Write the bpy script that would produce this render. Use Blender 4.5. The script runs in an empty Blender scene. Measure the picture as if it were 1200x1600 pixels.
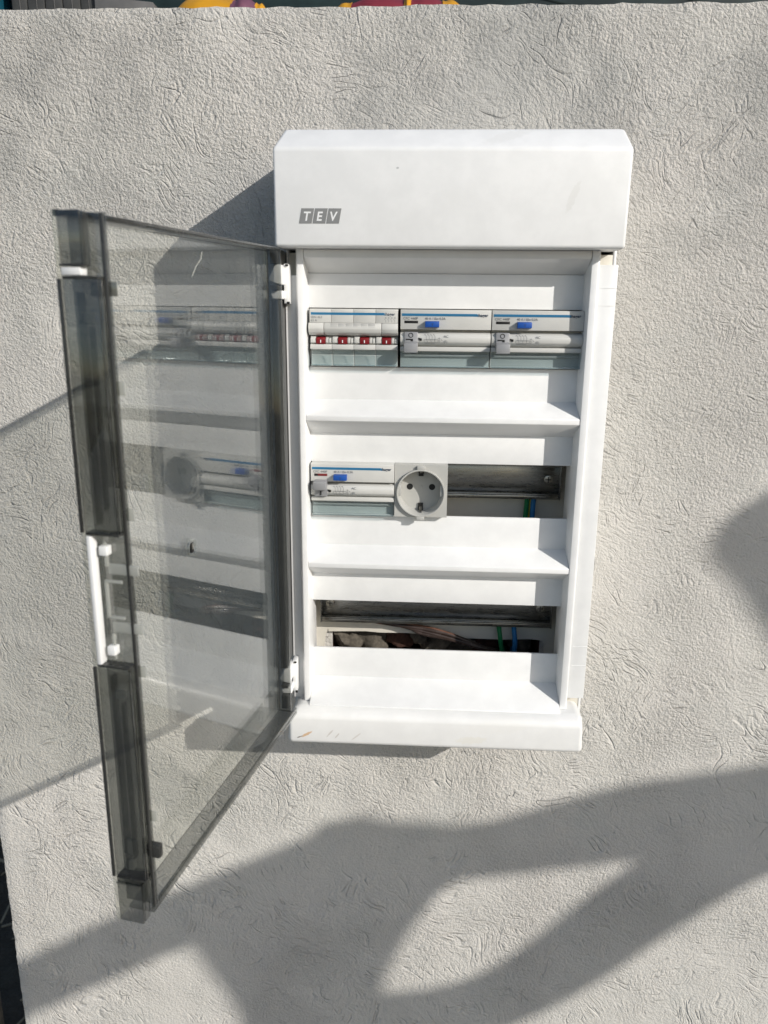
import bpy, bmesh, math, random
from mathutils import Vector, Matrix, noise as mnoise
random.seed(7)
sc = bpy.context.scene
COL = sc.collection
Z0 = 1.10                      # local z = 0 lies 1.10 m above the ground
def V(x, d, z): return Vector((x, -d, z + Z0))   # d = distance out of the wall face

# ------------------------------------------------------------------ camera
cam = bpy.data.cameras.new('camera'); camo = bpy.data.objects.new('camera', cam); COL.objects.link(camo)
rt = Vector((0.99855685, 0.05294549, 0.00899939)); up = Vector((-0.02224049, 0.25515266, 0.96664496)); fw = Vector((-0.04888327, 0.9654501, -0.25596198))
M = Matrix((rt, up, -fw)).transposed().to_4x4(); M.translation = V(0.00354, 0.72128, 0.04194)
camo.matrix_world = M
cam.sensor_width = 36; cam.sensor_fit = 'AUTO'; cam.lens = 1229.1 / 1600 * 36
cam.clip_start = 0.01; cam.clip_end = 500
cam.dof.use_dof = True; cam.dof.focus_distance = 0.66; cam.dof.aperture_fstop = 11
sc.camera = camo
# ------------------------------------------------------------------ world and sun
SUN = Vector((1.2228, -1.0, 0.7421)).normalized()
elev = math.asin(SUN.z); azim = math.atan2(SUN.x, SUN.y)
w = bpy.data.worlds.new('World'); sc.world = w; w.use_nodes = True
nt = w.node_tree; bg = nt.nodes['Background']
sky = nt.nodes.new('ShaderNodeTexSky'); sky.sky_type = 'NISHITA'; sky.sun_disc = False
sky.sun_elevation = elev; sky.sun_rotation = azim; sky.air_density = 1.0; sky.dust_density = 1.0
nt.links.new(sky.outputs[0], bg.inputs[0]); bg.inputs[1].default_value = 0.11
sl = bpy.data.lights.new('sun', 'SUN'); sl.energy = 3.75; sl.angle = math.radians(0.53); sl.color = (1.0, 0.955, 0.89)
so = bpy.data.objects.new('sun', sl); COL.objects.link(so); so.rotation_euler = SUN.to_track_quat('Z', 'Y').to_euler(); so.location = (3, -3, 4)
sc.view_settings.view_transform = 'Standard'; sc.view_settings.look = 'None'; sc.view_settings.gamma = 1; sc.view_settings.exposure = 0.0
sc.render.engine = 'CYCLES'
sc.cycles.max_bounces = 8; sc.cycles.transparent_max_bounces = 20; sc.cycles.glossy_bounces = 3; sc.cycles.diffuse_bounces = 3

# ------------------------------------------------------------------ material helpers
def newmat(name):
    m = bpy.data.materials.new(name); m.use_nodes = True
    return m, m.node_tree, m.node_tree.nodes['Principled BSDF']
def N(t, typ, **kw):
    n = t.nodes.new(typ)
    for k, v in kw.items():
        if k.startswith('i_'): n.inputs[k[2:].replace('_', ' ')].default_value = v
        elif isinstance(k, str) and k.startswith('n'): n.inputs[int(k[1:])].default_value = v
        else: setattr(n, k, v)
    return n
def math_(t, op, a, b=None, clamp=False):
    n = t.nodes.new('ShaderNodeMath'); n.operation = op; n.use_clamp = clamp
    for i, s in enumerate((a, b)):
        if s is None: continue
        if hasattr(s, 'links'): t.links.new(s, n.inputs[i])
        else: n.inputs[i].default_value = s
    return n.outputs[0]
def smooth(t, x, lo, hi, a=0.0, b=1.0):
    n = t.nodes.new('ShaderNodeMapRange'); n.interpolation_type = 'SMOOTHSTEP'
    t.links.new(x, n.inputs[0]); n.inputs[1].default_value = lo; n.inputs[2].default_value = hi; n.inputs[3].default_value = a; n.inputs[4].default_value = b
    return n.outputs[0]
def noise(t, co, scale, detail=2, rough=0.5, dist=0.0):
    n = t.nodes.new('ShaderNodeTexNoise'); n.inputs['Scale'].default_value = scale; n.inputs['Detail'].default_value = detail
    n.inputs['Roughness'].default_value = rough; n.inputs['Distortion'].default_value = dist
    t.links.new(co, n.inputs['Vector']); return n.outputs[0]
def mixc(t, f, a, b, typ='MIX'):
    n = t.nodes.new('ShaderNodeMix'); n.data_type = 'RGBA'; n.blend_type = typ
    for s, i in ((f, 0), (a, 6), (b, 7)):
        if hasattr(s, 'links'): t.links.new(s, n.inputs[i])
        else: n.inputs[i].default_value = s if i == 0 else (*s, 1)
    return n.outputs[2]
def geopos(t):
    g = t.nodes.new('ShaderNodeNewGeometry'); return g.outputs['Position']

def plastic(name, col, rough=0.38, var=0.04, bump=0.06, scale=60, spec=0.5):
    m, t, b = newmat(name)
    co = geopos(t)
    n1 = noise(t, co, scale, 4, 0.6); n2 = noise(t, co, scale * 9, 2, 0.5)
    c = mixc(t, smooth(t, n1, 0.3, 0.75), tuple(x * (1 - var) for x in col), tuple(min(1, x * (1 + var * 0.4)) for x in col))
    t.links.new(c, b.inputs['Base Color'])
    t.links.new(smooth(t, n1, 0.25, 0.8, rough - 0.06, rough + 0.1), b.inputs['Roughness'])
    b.inputs['Specular IOR Level'].default_value = spec
    bp = N(t, 'ShaderNodeBump'); bp.inputs['Strength'].default_value = bump; bp.inputs['Distance'].default_value = 0.0003
    t.links.new(n2, bp.inputs['Height']); t.links.new(bp.outputs[0], b.inputs['Normal'])
    return m

def stained_plastic(name, col, spots, rough=0.38):
    """white plastic with scuffs and a few stains at fixed places: (x,z,angle,len,wid,colour,strength)"""
    m = plastic(name, col, rough); t = m.node_tree; b = t.nodes['Principled BSDF']
    base = b.inputs['Base Color'].links[0].from_socket
    co = geopos(t); jit = noise(t, co, 300, 3, 0.6)
    sep = t.nodes.new('ShaderNodeSeparateXYZ'); t.links.new(co, sep.inputs[0])
    for (x, z, a, L, W, c, s) in spots:
        dx = math_(t, 'SUBTRACT', sep.outputs[0], x); dz = math_(t, 'SUBTRACT', sep.outputs[2], z + Z0)
        ca, sa = math.cos(a), math.sin(a)
        uu = math_(t, 'ADD', math_(t, 'MULTIPLY', dx, ca / L), math_(t, 'MULTIPLY', dz, sa / L))
        vv = math_(t, 'ADD', math_(t, 'MULTIPLY', dx, -sa / W), math_(t, 'MULTIPLY', dz, ca / W))
        r = math_(t, 'ADD', math_(t, 'POWER', math_(t, 'MULTIPLY', uu, uu), 1), math_(t, 'MULTIPLY', vv, vv))
        r = math_(t, 'ADD', r, math_(t, 'MULTIPLY', math_(t, 'SUBTRACT', jit, 0.5), 2.2))
        k = smooth(t, r, 0.35, 1.15, s, 0.0)
        base = mixc(t, k, base, c)
    t.links.new(base, b.inputs['Base Color'])
    return m

def smoked(name, tint, rough=0.02, ior=1.5, scratch=True, milk=0.0):
    """clear or smoked acrylic: Fresnel reflection over tinted straight-through transmission"""
    m = bpy.data.materials.new(name); m.use_nodes = True; t = m.node_tree; t.nodes.clear()
    out = t.nodes.new('ShaderNodeOutputMaterial'); mx = t.nodes.new('ShaderNodeMixShader')
    tr = t.nodes.new('ShaderNodeBsdfTransparent'); gl = t.nodes.new('ShaderNodeBsdfGlossy')
    tr.inputs[0].default_value = (*tint, 1); gl.inputs['Roughness'].default_value = rough; gl.inputs[0].default_value = (1, 1, 1, 1)
    co = geopos(t); h = noise(t, co, 18, 2, 0.5)
    bp = t.nodes.new('ShaderNodeBump'); bp.inputs['Strength'].default_value = 0.06; bp.inputs['Distance'].default_value = 0.0012
    t.links.new(h, bp.inputs['Height']); t.links.new(bp.outputs[0], gl.inputs['Normal'])
    g = t.nodes.new('ShaderNodeNewGeometry'); dt = t.nodes.new('ShaderNodeVectorMath'); dt.operation = 'DOT_PRODUCT'
    t.links.new(g.outputs['Incoming'], dt.inputs[0]); t.links.new(g.outputs['Normal'], dt.inputs[1])
    ic = math_(t, 'SUBTRACT', 1.0, math_(t, 'ABSOLUTE', dt.outputs['Value']), True)
    f0 = ((ior - 1) / (ior + 1)) ** 2      # Schlick, the same from either side of the sheet
    t.links.new(math_(t, 'ADD', math_(t, 'MULTIPLY', math_(t, 'POWER', ic, 5.0), 1 - f0), f0, True), mx.inputs[0]); t.links.new(tr.outputs[0], mx.inputs[1]); t.links.new(gl.outputs[0], mx.inputs[2])
    last = mx.outputs[0]
    if scratch:   # thin film of dust and hairline scratches that scatters a little light
        df = t.nodes.new('ShaderNodeBsdfDiffuse'); df.inputs[0].default_value = (0.6, 0.6, 0.57, 1)
        mp = t.nodes.new('ShaderNodeMapping'); mp.inputs['Scale'].default_value = (1, 1, 0.25); mp.inputs['Rotation'].default_value = (0.5, 0.3, 0); t.links.new(co, mp.inputs[0])
        s1 = noise(t, mp.outputs[0], 60, 4, 0.7); s2 = noise(t, co, 700, 2, 0.5)
        k = math_(t, 'ADD', smooth(t, s1, 0.45, 0.85, 0.002, 0.03), smooth(t, s2, 0.72, 0.80, 0.0, 0.06))
        m2 = t.nodes.new('ShaderNodeMixShader'); t.links.new(k, m2.inputs[0]); t.links.new(last, m2.inputs[1]); t.links.new(df.outputs[0], m2.inputs[2]); last = m2.outputs[0]
    if milk:
        df = t.nodes.new('ShaderNodeBsdfDiffuse'); df.inputs[0].default_value = (0.55, 0.56, 0.53, 1)
        m3 = t.nodes.new('ShaderNodeMixShader'); m3.inputs[0].default_value = milk; t.links.new(last, m3.inputs[1]); t.links.new(df.outputs[0], m3.inputs[2]); last = m3.outputs[0]
    t.links.new(last, out.inputs[0]); return m

def metal(name, col, rough, var=0.5, scale=40, stretch=(0.15, 1, 1)):
    m, t, b = newmat(name); co = geopos(t)
    mp = t.nodes.new('ShaderNodeMapping'); mp.inputs['Scale'].default_value = stretch; t.links.new(co, mp.inputs[0])
    n = noise(t, mp.outputs[0], scale * 10, 4, 0.7)
    b.inputs['Metallic'].default_value = 1.0
    t.links.new(mixc(t, n, tuple(x * (1 - var) for x in col), col), b.inputs['Base Color'])
    t.links.new(smooth(t, n, 0.2, 0.8, rough * 0.7, rough * 1.4), b.inputs['Roughness'])
    bp = N(t, 'ShaderNodeBump'); bp.inputs['Strength'].default_value = 0.15; bp.inputs['Distance'].default_value = 0.0003
    t.links.new(n, bp.inputs['Height']); t.links.new(bp.outputs[0], b.inputs['Normal'])
    return m

def render_coat(name):
    """cement render: sand grain, trowel furrows in many directions, faint blotches"""
    m, t, b = newmat(name); co = geopos(t)
    warp = t.nodes.new('ShaderNodeTexNoise'); warp.inputs['Scale'].default_value = 9; warp.inputs['Detail'].default_value = 2; t.links.new(co, warp.inputs['Vector'])
    sub = t.nodes.new('ShaderNodeVectorMath'); sub.operation = 'SUBTRACT'; t.links.new(warp.outputs[1], sub.inputs[0]); sub.inputs[1].default_value = (.5, .5, .5)
    sca = t.nodes.new('ShaderNodeVectorMath'); sca.operation = 'SCALE'; t.links.new(sub.outputs[0], sca.inputs[0]); sca.inputs['Scale'].default_value = 0.11
    add = t.nodes.new('ShaderNodeVectorMath'); add.operation = 'ADD'; t.links.new(co, add.inputs[0]); t.links.new(sca.outputs[0], add.inputs[1])
    cw = add.outputs[0]
    grooves = None; ridges = None
    for i, (ang, off) in enumerate(((-52, 0.0), (-34, 3.1), (-80, 7.7), (-8, 11.3), (62, 17.0))):
        def dirmap(sx, sz):
            mp = t.nodes.new('ShaderNodeMapping'); mp.vector_type = 'TEXTURE'
            mp.inputs['Rotation'].default_value = (0, math.radians(-ang), 0); mp.inputs['Location'].default_value = (off, off * 0.7, 0)
            mp.inputs['Scale'].default_value = (1 / sx, 1 / 60, 1 / sz); t.links.new(cw, mp.inputs[0]); return mp.outputs[0]
        mk = t.nodes.new('ShaderNodeMapping'); mk.inputs['Location'].default_value = (off * 3 + 1, 0, off * 2); t.links.new(co, mk.inputs[0])
        mask = smooth(t, noise(t, mk.outputs[0], 7, 2, 0.6), 0.47, 0.62)
        n = noise(t, dirmap(11, 95), 1.0, 1.5, 0.5)                      # single trowel furrows
        line = smooth(t, math_(t, 'ABSOLUTE', math_(t, 'SUBTRACT', n, 0.55)), 0.0, 0.036, 1.0, 0.0)
        mask2 = smooth(t, noise(t, mk.outputs[0], 38, 1, 0.5), 0.50, 0.62)
        g = math_(t, 'MULTIPLY', math_(t, 'MULTIPLY', line, mask), mask2)
        grooves = g if grooves is None else math_(t, 'MAXIMUM', grooves, g)
        r = math_(t, 'MULTIPLY', noise(t, dirmap(75, 330), 1.0, 2.0, 0.6), mask)      # dragged grain
        ridges = r if ridges is None else math_(t, 'ADD', ridges, r)
    grain = noise(t, co, 500, 3, 0.72)
    vor = t.nodes.new('ShaderNodeTexVoronoi'); vor.inputs['Scale'].default_value = 340; t.links.new(co, vor.inputs['Vector'])
    coarse = noise(t, co, 130, 3, 0.6)
    sepw = t.nodes.new('ShaderNodeSeparateXYZ'); t.links.new(co, sepw.inputs[0])
    top = smooth(t, sepw.outputs[2], Z0 - 0.55, Z0 + 0.25, -0.05, 0.12)          # coarser coat in the upper half
    amt = smooth(t, math_(t, 'ADD', noise(t, co, 5, 3, 0.6), top), 0.36, 0.66, 0.50, 1.45)
    hgt = math_(t, 'ADD', math_(t, 'MULTIPLY', grain, 0.95), math_(t, 'MULTIPLY', coarse, 0.6))
    hgt = math_(t, 'SUBTRACT', hgt, math_(t, 'MULTIPLY', vor.outputs['Distance'], 0.35))
    pits = smooth(t, noise(t, co, 240, 2, 0.5), 0.715, 0.76)
    hgt = math_(t, 'SUBTRACT', math_(t, 'MULTIPLY', hgt, amt), math_(t, 'MULTIPLY', pits, 1.0))
    hgt = math_(t, 'SUBTRACT', hgt, math_(t, 'MULTIPLY', grooves, 0.62))
    hgt = math_(t, 'ADD', hgt, math_(t, 'MULTIPLY', ridges, 0.60))
    bp = N(t, 'ShaderNodeBump'); bp.inputs['Strength'].default_value = 1.0; bp.inputs['Distance'].default_value = 0.0022
    t.links.new(hgt, bp.inputs['Height']); t.links.new(bp.outputs[0], b.inputs['Normal'])
    big = noise(t, co, 4.5, 4, 0.6); big2 = noise(t, co, 14, 3, 0.6)
    c = mixc(t, smooth(t, big, 0.3, 0.7), (0.60, 0.584, 0.543), (0.63, 0.602, 0.563))
    c = mixc(t, smooth(t, big2, 0.5, 0.75, 0, 0.5), c, (0.53, 0.53, 0.50))
    c = mixc(t, smooth(t, grain, 0.35, 0.75, 0.0, 0.35), c, (0.72, 0.70, 0.66))
    dirt = math_(t, 'MULTIPLY', smooth(t, sepw.outputs[2], Z0 - 0.15, Z0 + 0.30, 0.0, 0.9), smooth(t, noise(t, co, 6.5, 5, 0.7), 0.42, 0.64))   # grey weathering towards the exposed top edge
    c = mixc(t, dirt, c, (0.41, 0.405, 0.385))
    c = mixc(t, smooth(t, noise(t, co, 3.2, 4, 0.55), 0.55, 0.72, 0.0, 0.6), c, (0.66, 0.64, 0.59))
    c = mixc(t, math_(t, 'MULTIPLY', pits, 0.35), c, (0.16, 0.15, 0.14))
    t.links.new(c, b.inputs['Base Color']); b.inputs['Roughness'].default_value = 0.92; b.inputs['Specular IOR Level'].default_value = 0.2
    return m

def flat(name, col, rough=0.6, var=0.12, scale=80):
    return plastic(name, col, rough, var, 0.1, scale, 0.4)

MAT = {}
MAT['white'] = stained_plastic('white_plastic', (0.80, 0.805, 0.80), [(0.107, 0.118, 1.2, .012, .003, (.68, .68, .66), .5), (0.06, 0.16, .3, .02, .004, (.70, .70, .68), .4), (-0.02, 0.137, 0.2, .0012, .0008, (.3, .3, .3), .6)])
MAT['cover'] = stained_plastic('bottom_cover_plastic', (0.79, 0.79, 0.775), [(-0.094, -0.3245, 0.55, .0065, .0013, (.62, .38, .18), .8), (-0.0995, -0.327, 0.4, .003, .0006, (.15, .12, .1), .8), (-0.073, -0.3225, .9, .005, .0008, (.5, .46, .42), .6), (-0.067, -0.325, .9, .004, .0007, (.5, .46, .42), .6), (-0.05, -0.325, .7, .006, .0008, (.55, .5, .46), .5), (0.05, -0.325, 0.1, .014, .004, (.74, .71, .60), .35), (0.075, -0.31, 0.1, .03, .008, (.77, .76, .72), .3)])
MAT['ivory'] = plastic('ivory_plastic', (0.70, 0.665, 0.585), 0.5, 0.06)
MAT['grey'] = plastic('device_grey', (0.56, 0.56, 0.535), 0.42, 0.03, 0.08, 90)
MAT['grey_dark'] = plastic('device_mid_grey', (0.40, 0.40, 0.385), 0.45, 0.04)
MAT['lever'] = plastic('lever_grey', (0.27, 0.275, 0.285), 0.4, 0.04)
MAT['socket'] = plastic('socket_grey', (0.46, 0.46, 0.435), 0.4, 0.04)
MAT['blue'] = plastic('button_blue', (0.006, 0.075, 0.36), 0.45, 0.08)
MAT['stripe'] = flat('stripe_blue', (0.018, 0.15, 0.30), 0.5, 0.06)
MAT['red'] = plastic('toggle_red', (0.19, 0.004, 0.008), 0.5, 0.08)
MAT['maroon_flag'] = flat('indicator_red', (0.16, 0.02, 0.02), 0.4)
MAT['black'] = flat('black', (0.012, 0.012, 0.012), 0.5)
MAT['ink'] = flat('print_ink', (0.17, 0.18, 0.19), 0.6)
MAT['ink_dark'] = flat('print_ink_dark', (0.03, 0.05, 0.09), 0.6)
MAT['logo'] = flat('logo_grey', (0.23, 0.235, 0.235), 0.5, 0.06)
MAT['paint_white'] = flat('print_white', (0.78, 0.79, 0.79), 0.5, 0.02)
MAT['clear'] = smoked('clear_terminal_cover', (0.85, 0.895, 0.905), 0.08, 1.5, False)
MAT['smoke'] = smoked('smoked_acrylic', (0.925, 0.93, 0.91), 0.004, 2.0, True)
MAT['smoke_dark'] = smoked('smoked_acrylic_thick', (0.64, 0.648, 0.638), 0.06, 1.8, False)
MAT['clip'] = smoked('clip_acrylic', (0.80, 0.81, 0.78), 0.15, 1.5, False, 0.40)
MAT['edge'] = plastic('smoked_acrylic_edge', (0.035, 0.036, 0.034), 0.25, 0.1)
MAT['shade_rail'] = plastic('shade_rail_grey', (0.10, 0.102, 0.10), 0.35, 0.1)
MAT['rail'] = metal('galvanised_steel', (0.40, 0.40, 0.39), 0.28)
MAT['screw'] = metal('zinc_screw', (0.62, 0.60, 0.55), 0.3)
MAT['green'] = flat('wire_green', (0.01, 0.20, 0.07), 0.4); MAT['yellowgreen'] = flat('wire_yellow', (0.45, 0.42, 0.05), 0.4)
MAT['wblue'] = flat('wire_blue', (0.02, 0.17, 0.42), 0.4); MAT['cable'] = flat('cable_brown', (0.06, 0.042, 0.036), 0.25, 0.3)
MAT['copper'] = flat('cable_copper', (0.17, 0.085, 0.06), 0.3, 0.3)
MAT['render'] = render_coat('cement_render')
MAT['brick'] = flat('broken_brick', (0.075, 0.035, 0.025), 0.9, 0.5, 200)
MAT['mortar'] = flat('mortar_lump', (0.12, 0.105, 0.085), 0.95, 0.4, 250)

# ------------------------------------------------------------------ mesh helpers
ORG = {}
def empty(name, x, d, z, label, cat, group=None):
    o = bpy.data.objects.new(name, None); COL.objects.link(o); o.location = V(x, d, z); o.empty_display_size = 0.02
    o['label'] = label; o['category'] = cat
    if group: o['group'] = group
    ORG[o] = V(x, d, z); return o
def finish(name, me, mat, parent=None, smooth_ang=35):
    o = bpy.data.objects.new(name, me); COL.objects.link(o)
    for m in (mat if isinstance(mat, (list, tuple)) else [mat]): me.materials.append(MAT[m] if isinstance(m, str) else m)
    if parent is not None:
        o.parent = parent; me.transform(Matrix.Translation(-ORG[parent])); ORG[o] = ORG[parent]
    else:
        c = Vector((0, 0, 0)); vs = me.vertices
        c = sum((v.co for v in vs), Vector()) / max(1, len(vs)); zmin = min(v.co.z for v in vs); c.z = zmin
        me.transform(Matrix.Translation(-c)); o.location = c; ORG[o] = c
    if smooth_ang:
        for p in me.polygons: p.use_smooth = True
        me.set_sharp_from_angle(angle=math.radians(smooth_ang))
    return o
def build(name, bm, mat, parent=None, bev=0.0, seg=2, ang=35, label=None):
    bmesh.ops.remove_doubles(bm, verts=bm.verts, dist=1e-6)
    bmesh.ops.recalc_face_normals(bm, faces=bm.faces)
    if bev > 0:
        es = [e for e in bm.edges if len(e.link_faces) == 2 and e.calc_face_angle(0) > 0.5]
        bmesh.ops.bevel(bm, geom=es, offset=bev, segments=seg, profile=0.5, affect='EDGES', clamp_overlap=True)
    me = bpy.data.meshes.new(name); bm.to_mesh(me); bm.free()
    o = finish(name, me, mat, parent, ang)
    if label: o['label'] = label
    return o
def BM(): return bmesh.new()
def poly_prism(bm, a, b):
    """two equal-length loops of points -> closed prism"""
    va = [bm.verts.new(p) for p in a]; vb = [bm.verts.new(p) for p in b]; n = len(a)
    fs = [bm.faces.new(va), bm.faces.new(list(reversed(vb)))]
    for i in range(n): fs.append(bm.faces.new((va[i], vb[i], vb[(i + 1) % n], va[(i + 1) % n])))
    return fs
def px(bm, prof, x0, x1):     # profile (d,z) along x
    return poly_prism(bm, [V(x0, d, z) for d, z in prof], [V(x1, d, z) for d, z in prof])
def pz(bm, prof, z0, z1):     # profile (x,d) along z
    return poly_prism(bm, [V(x, d, z0) for x, d in prof], [V(x, d, z1) for x, d in prof])
def pd(bm, prof, d0, d1):     # profile (x,z) along d
    return poly_prism(bm, [V(x, d0, z) for x, z in prof], [V(x, d1, z) for x, z in prof])
def bx(bm, x0, x1, d0, d1, z0, z1): return pz(bm, [(x0, d0), (x1, d0), (x1, d1), (x0, d1)], z0, z1)
def circ(cx, cz, r, n=32, a0=0.0): return [(cx + r * math.cos(a0 + 2 * math.pi * i / n), cz + r * math.sin(a0 + 2 * math.pi * i / n)) for i in range(n)]
def tube(bm, pts, r, n=10):
    rings = []
    for i, p in enumerate(pts):
        a = pts[max(0, i - 1)]; b = pts[min(len(pts) - 1, i + 1)]; t = (b - a).normalized()
        u = t.cross(Vector((0, 0, 1)) if abs(t.z) < .9 else Vector((1, 0, 0))).normalized(); v = t.cross(u)
        rr = r[i] if isinstance(r, (list, tuple)) else r
        rings.append([bm.verts.new(p + (u * math.cos(2 * math.pi * k / n) + v * math.sin(2 * math.pi * k / n)) * rr) for k in range(n)])
    for a, b in zip(rings, rings[1:]):
        for k in range(n): bm.faces.new((a[k], a[(k + 1) % n], b[(k + 1) % n], b[k]))
    bm.faces.new(list(reversed(rings[0]))); bm.faces.new(rings[-1])
def spline(pts, n=8):
    out = []
    P = [pts[0]] + list(pts) + [pts[-1]]
    for i in range(1, len(P) - 2):
        for k in range(n):
            t = k / n; a, b, c, d = P[i - 1], P[i], P[i + 1], P[i + 2]
            out.append(0.5 * ((2 * b) + (c - a) * t + (2 * a - 5 * b + 4 * c - d) * t * t + (3 * b - a - 3 * c + d) * t ** 3))
    out.append(pts[-1]); return out
def text(name, s, x, d, z, size, mat, parent, ext=0.00004, bold=0.0, shear=0.0, sx=1.0):
    cu = bpy.data.curves.new(name, 'FONT'); cu.body = s; cu.size = size; cu.extrude = ext; cu.offset = bold; cu.shear = shear; cu.resolution_u = 3
    tmp = bpy.data.objects.new('tmp', cu); COL.objects.link(tmp)
    dg = bpy.context.evaluated_depsgraph_get(); me = bpy.data.meshes.new_from_object(tmp.evaluated_get(dg))
    bpy.data.objects.remove(tmp)
    me.transform(Matrix.Translation(V(x, d, z)) @ Matrix.Rotation(math.pi / 2, 4, 'X') @ Matrix.Diagonal((sx, 1, 1, 1)))
    me.name = name
    return finish(name, me, mat, parent, 0)
def structure(o): o['kind'] = 'structure'; return o
def thing(o, label, cat, group=None):
    o['label'] = label; o['category'] = cat
    if group: o['group'] = group
    return o

# ------------------------------------------------------------------ ground
def soil():
    m, t, b = newmat('dark_soil'); co = geopos(t)
    n = noise(t, co, 22, 6, 0.7); n2 = noise(t, co, 2.0, 3, 0.6)
    c = mixc(t, smooth(t, n, 0.3, 0.7), (0.018, 0.013, 0.010), (0.06, 0.045, 0.032)); c = mixc(t, smooth(t, n2, 0.4, 0.7, 0, 0.5), c, (0.05, 0.05, 0.03))
    t.links.new(c, b.inputs['Base Color']); b.inputs['Roughness'].default_value = 0.95
    bp = N(t, 'ShaderNodeBump'); bp.inputs['Distance'].default_value = 0.02; t.links.new(n, bp.inputs['Height']); t.links.new(bp.outputs[0], b.inputs['Normal'])
    return m
MAT['soil'] = soil()
bm = BM(); G = 60; L = 120.0
def gpos(i): s = (i / G) * 2 - 1; return L * (abs(s) ** 3) * (1 if s > 0 else -1)
gv = [[bm.verts.new((gpos(i), gpos(j), 0.012 * mnoise.noise(Vector((gpos(i) * 2, gpos(j) * 2, 0))))) for j in range(G + 1)] for i in range(G + 1)]
for i in range(G):
    for j in range(G): bm.faces.new((gv[i][j], gv[i + 1][j], gv[i + 1][j + 1], gv[i][j + 1]))
structure(build('ground', bm, 'soil'))

MAT['bounce_paving'] = flat('bounce_paving_grey', (0.24, 0.235, 0.22), 0.9, 0.2, 12)
bm = BM(); bx(bm, -3.0, 3.5, 0.12, 5.0, -Z0 - .05, -Z0 + .04); structure(build('bounce_slab', bm, 'bounce_paving', None, 0.004))  # unseen slab added to bounce fill light up onto the wall

# ------------------------------------------------------------------ rendered wall with a hole behind the lowest row
WL, WR, WT, WB, TH = -0.4517, 0.405, 0.2763, -Z0 - 0.03, 0.13
hx0, hx1, hz0, hz1 = -0.083, 0.121, -0.305, -0.268
xs = sorted(set([WL, WR, hx0, hx1] + [round(WL + (WR - WL) * i / 130, 5) for i in range(1, 130)]))
zs = sorted(set([WB, WT, hz0, hz1] + [round(-0.82 + (WT + 0.82) * i / 170, 5) for i in range(0, 170)] + [WB + 0.1]))
def wpt(x, z):
    e = 0.0
    ax = mnoise.noise(Vector((z * 70, 3.1, 0))) * 0.0016 + mnoise.noise(Vector((z * 260, 9.1, 0))) * 0.0009
    az = mnoise.noise(Vector((x * 55, 7.7, 0))) * 0.0014 + mnoise.noise(Vector((x * 260, 1.1, 0))) * 0.0009
    d = mnoise.noise(Vector((x * 7, z * 7, 2))) * 0.0012 + mnoise.noise(Vector((x * 30, z * 30, 5))) * 0.0004
    X, Z = x, z
    if x == WL: X += ax - 0.0008; d -= 0.002
    if x == WR: X += ax; d -= 0.002
    if z == WT: Z += az; d -= 0.002
    return V(X, min(d, 0.0016), Z)
bm = BM(); gv = {}
for i, x in enumerate(xs):
    for j, z in enumerate(zs): gv[i, j] = bm.verts.new(wpt(x, z))
for i in range(len(xs) - 1):
    for j in range(len(zs) - 1):
        if xs[i] >= hx0 - 1e-6 and xs[i + 1] <= hx1 + 1e-6 and zs[j] >= hz0 - 1e-6 and zs[j + 1] <= hz1 + 1e-6: continue
        bm.faces.new((gv[i, j], gv[i + 1, j], gv[i + 1, j + 1], gv[i, j + 1]))
bed = [e for e in bm.edges if len(e.link_faces) == 1]
def isout(e): return all((v.co.x < WL + .01 or v.co.x > WR - .01 or v.co.z > WT + Z0 - .01 or v.co.z < WB + Z0 + .01) for v in e.verts)
oute = [e for e in bed if isout(e)]; inne = [e for e in bed if not isout(e)]
r = bmesh.ops.extrude_edge_only(bm, edges=oute)
vs = [g for g in r['geom'] if isinstance(g, bmesh.types.BMVert)]
for v in vs: v.co.y = TH
r = bmesh.ops.extrude_edge_only(bm, edges=inne)
vs2 = [g for g in r['geom'] if isinstance(g, bmesh.types.BMVert)]; nf = [g for g in r['geom'] if isinstance(g, bmesh.types.BMFace)]
for v in vs2: v.co.y = 0.05
for f in nf: f.material_index = 1
back = bm.faces.new([bm.verts.new(V(x, -TH, z)) for x, z in ((WL, WB), (WR, WB), (WR, WT), (WL, WT))])
cav = bm.faces.new([bm.verts.new(V(x, -0.05, z)) for x, z in ((hx0, hz0), (hx1, hz0), (hx1, hz1), (hx0, hz1))]); cav.material_index = 1
wall = build('rendered_wall', bm, ['render', 'brick'], ang=40)
thing(wall, 'freestanding pale grey cement rendered wall with trowel marks carrying the white board', 'wall')
# rubble seen in the hole
def lump(name, x, d, z, r, sx, sz, mat, seed):
    bm = BM(); bmesh.ops.create_icosphere(bm, subdivisions=3, radius=1)
    for v in bm.verts:
        k = 1 + 0.55 * mnoise.noise(v.co * 1.3 + Vector((seed, 0, 0))) + 0.30 * mnoise.noise(v.co * 4 + Vector((seed, 4, 0)))
        p = v.co * k; v.co = V(x + p.x * r * sx, d - p.y * r, z + p.z * r * sz)
    return build(name, bm, mat, wall, ang=60)
for i, (x, d, z, r, sx, sz, mt) in enumerate(((-0.068, -0.012, -0.281, .014, 1.1, 1.1, 'mortar'), (-0.045, -0.016, -0.284, .012, 1.5, 1.3, 'mortar'), (-0.018, -0.02, -0.280, .013, 1.2, 1.0, 'brick'),
        (0.004, -0.010, -0.279, .008, 1.0, 1.2, 'mortar'), (0.03, -0.018, -0.286, .016, 1.6, 1.0, 'mortar'), (0.07, -0.024, -0.289, .014, 1.6, 1.0, 'brick'), (0.105, -0.026, -0.284, .012, 1.2, 1.2, 'mortar'))):
    lump('mortar_lump' if mt == 'mortar' else 'brick_fragment', x, d, z, r, sx, sz, mt, i * 3.7)

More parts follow.
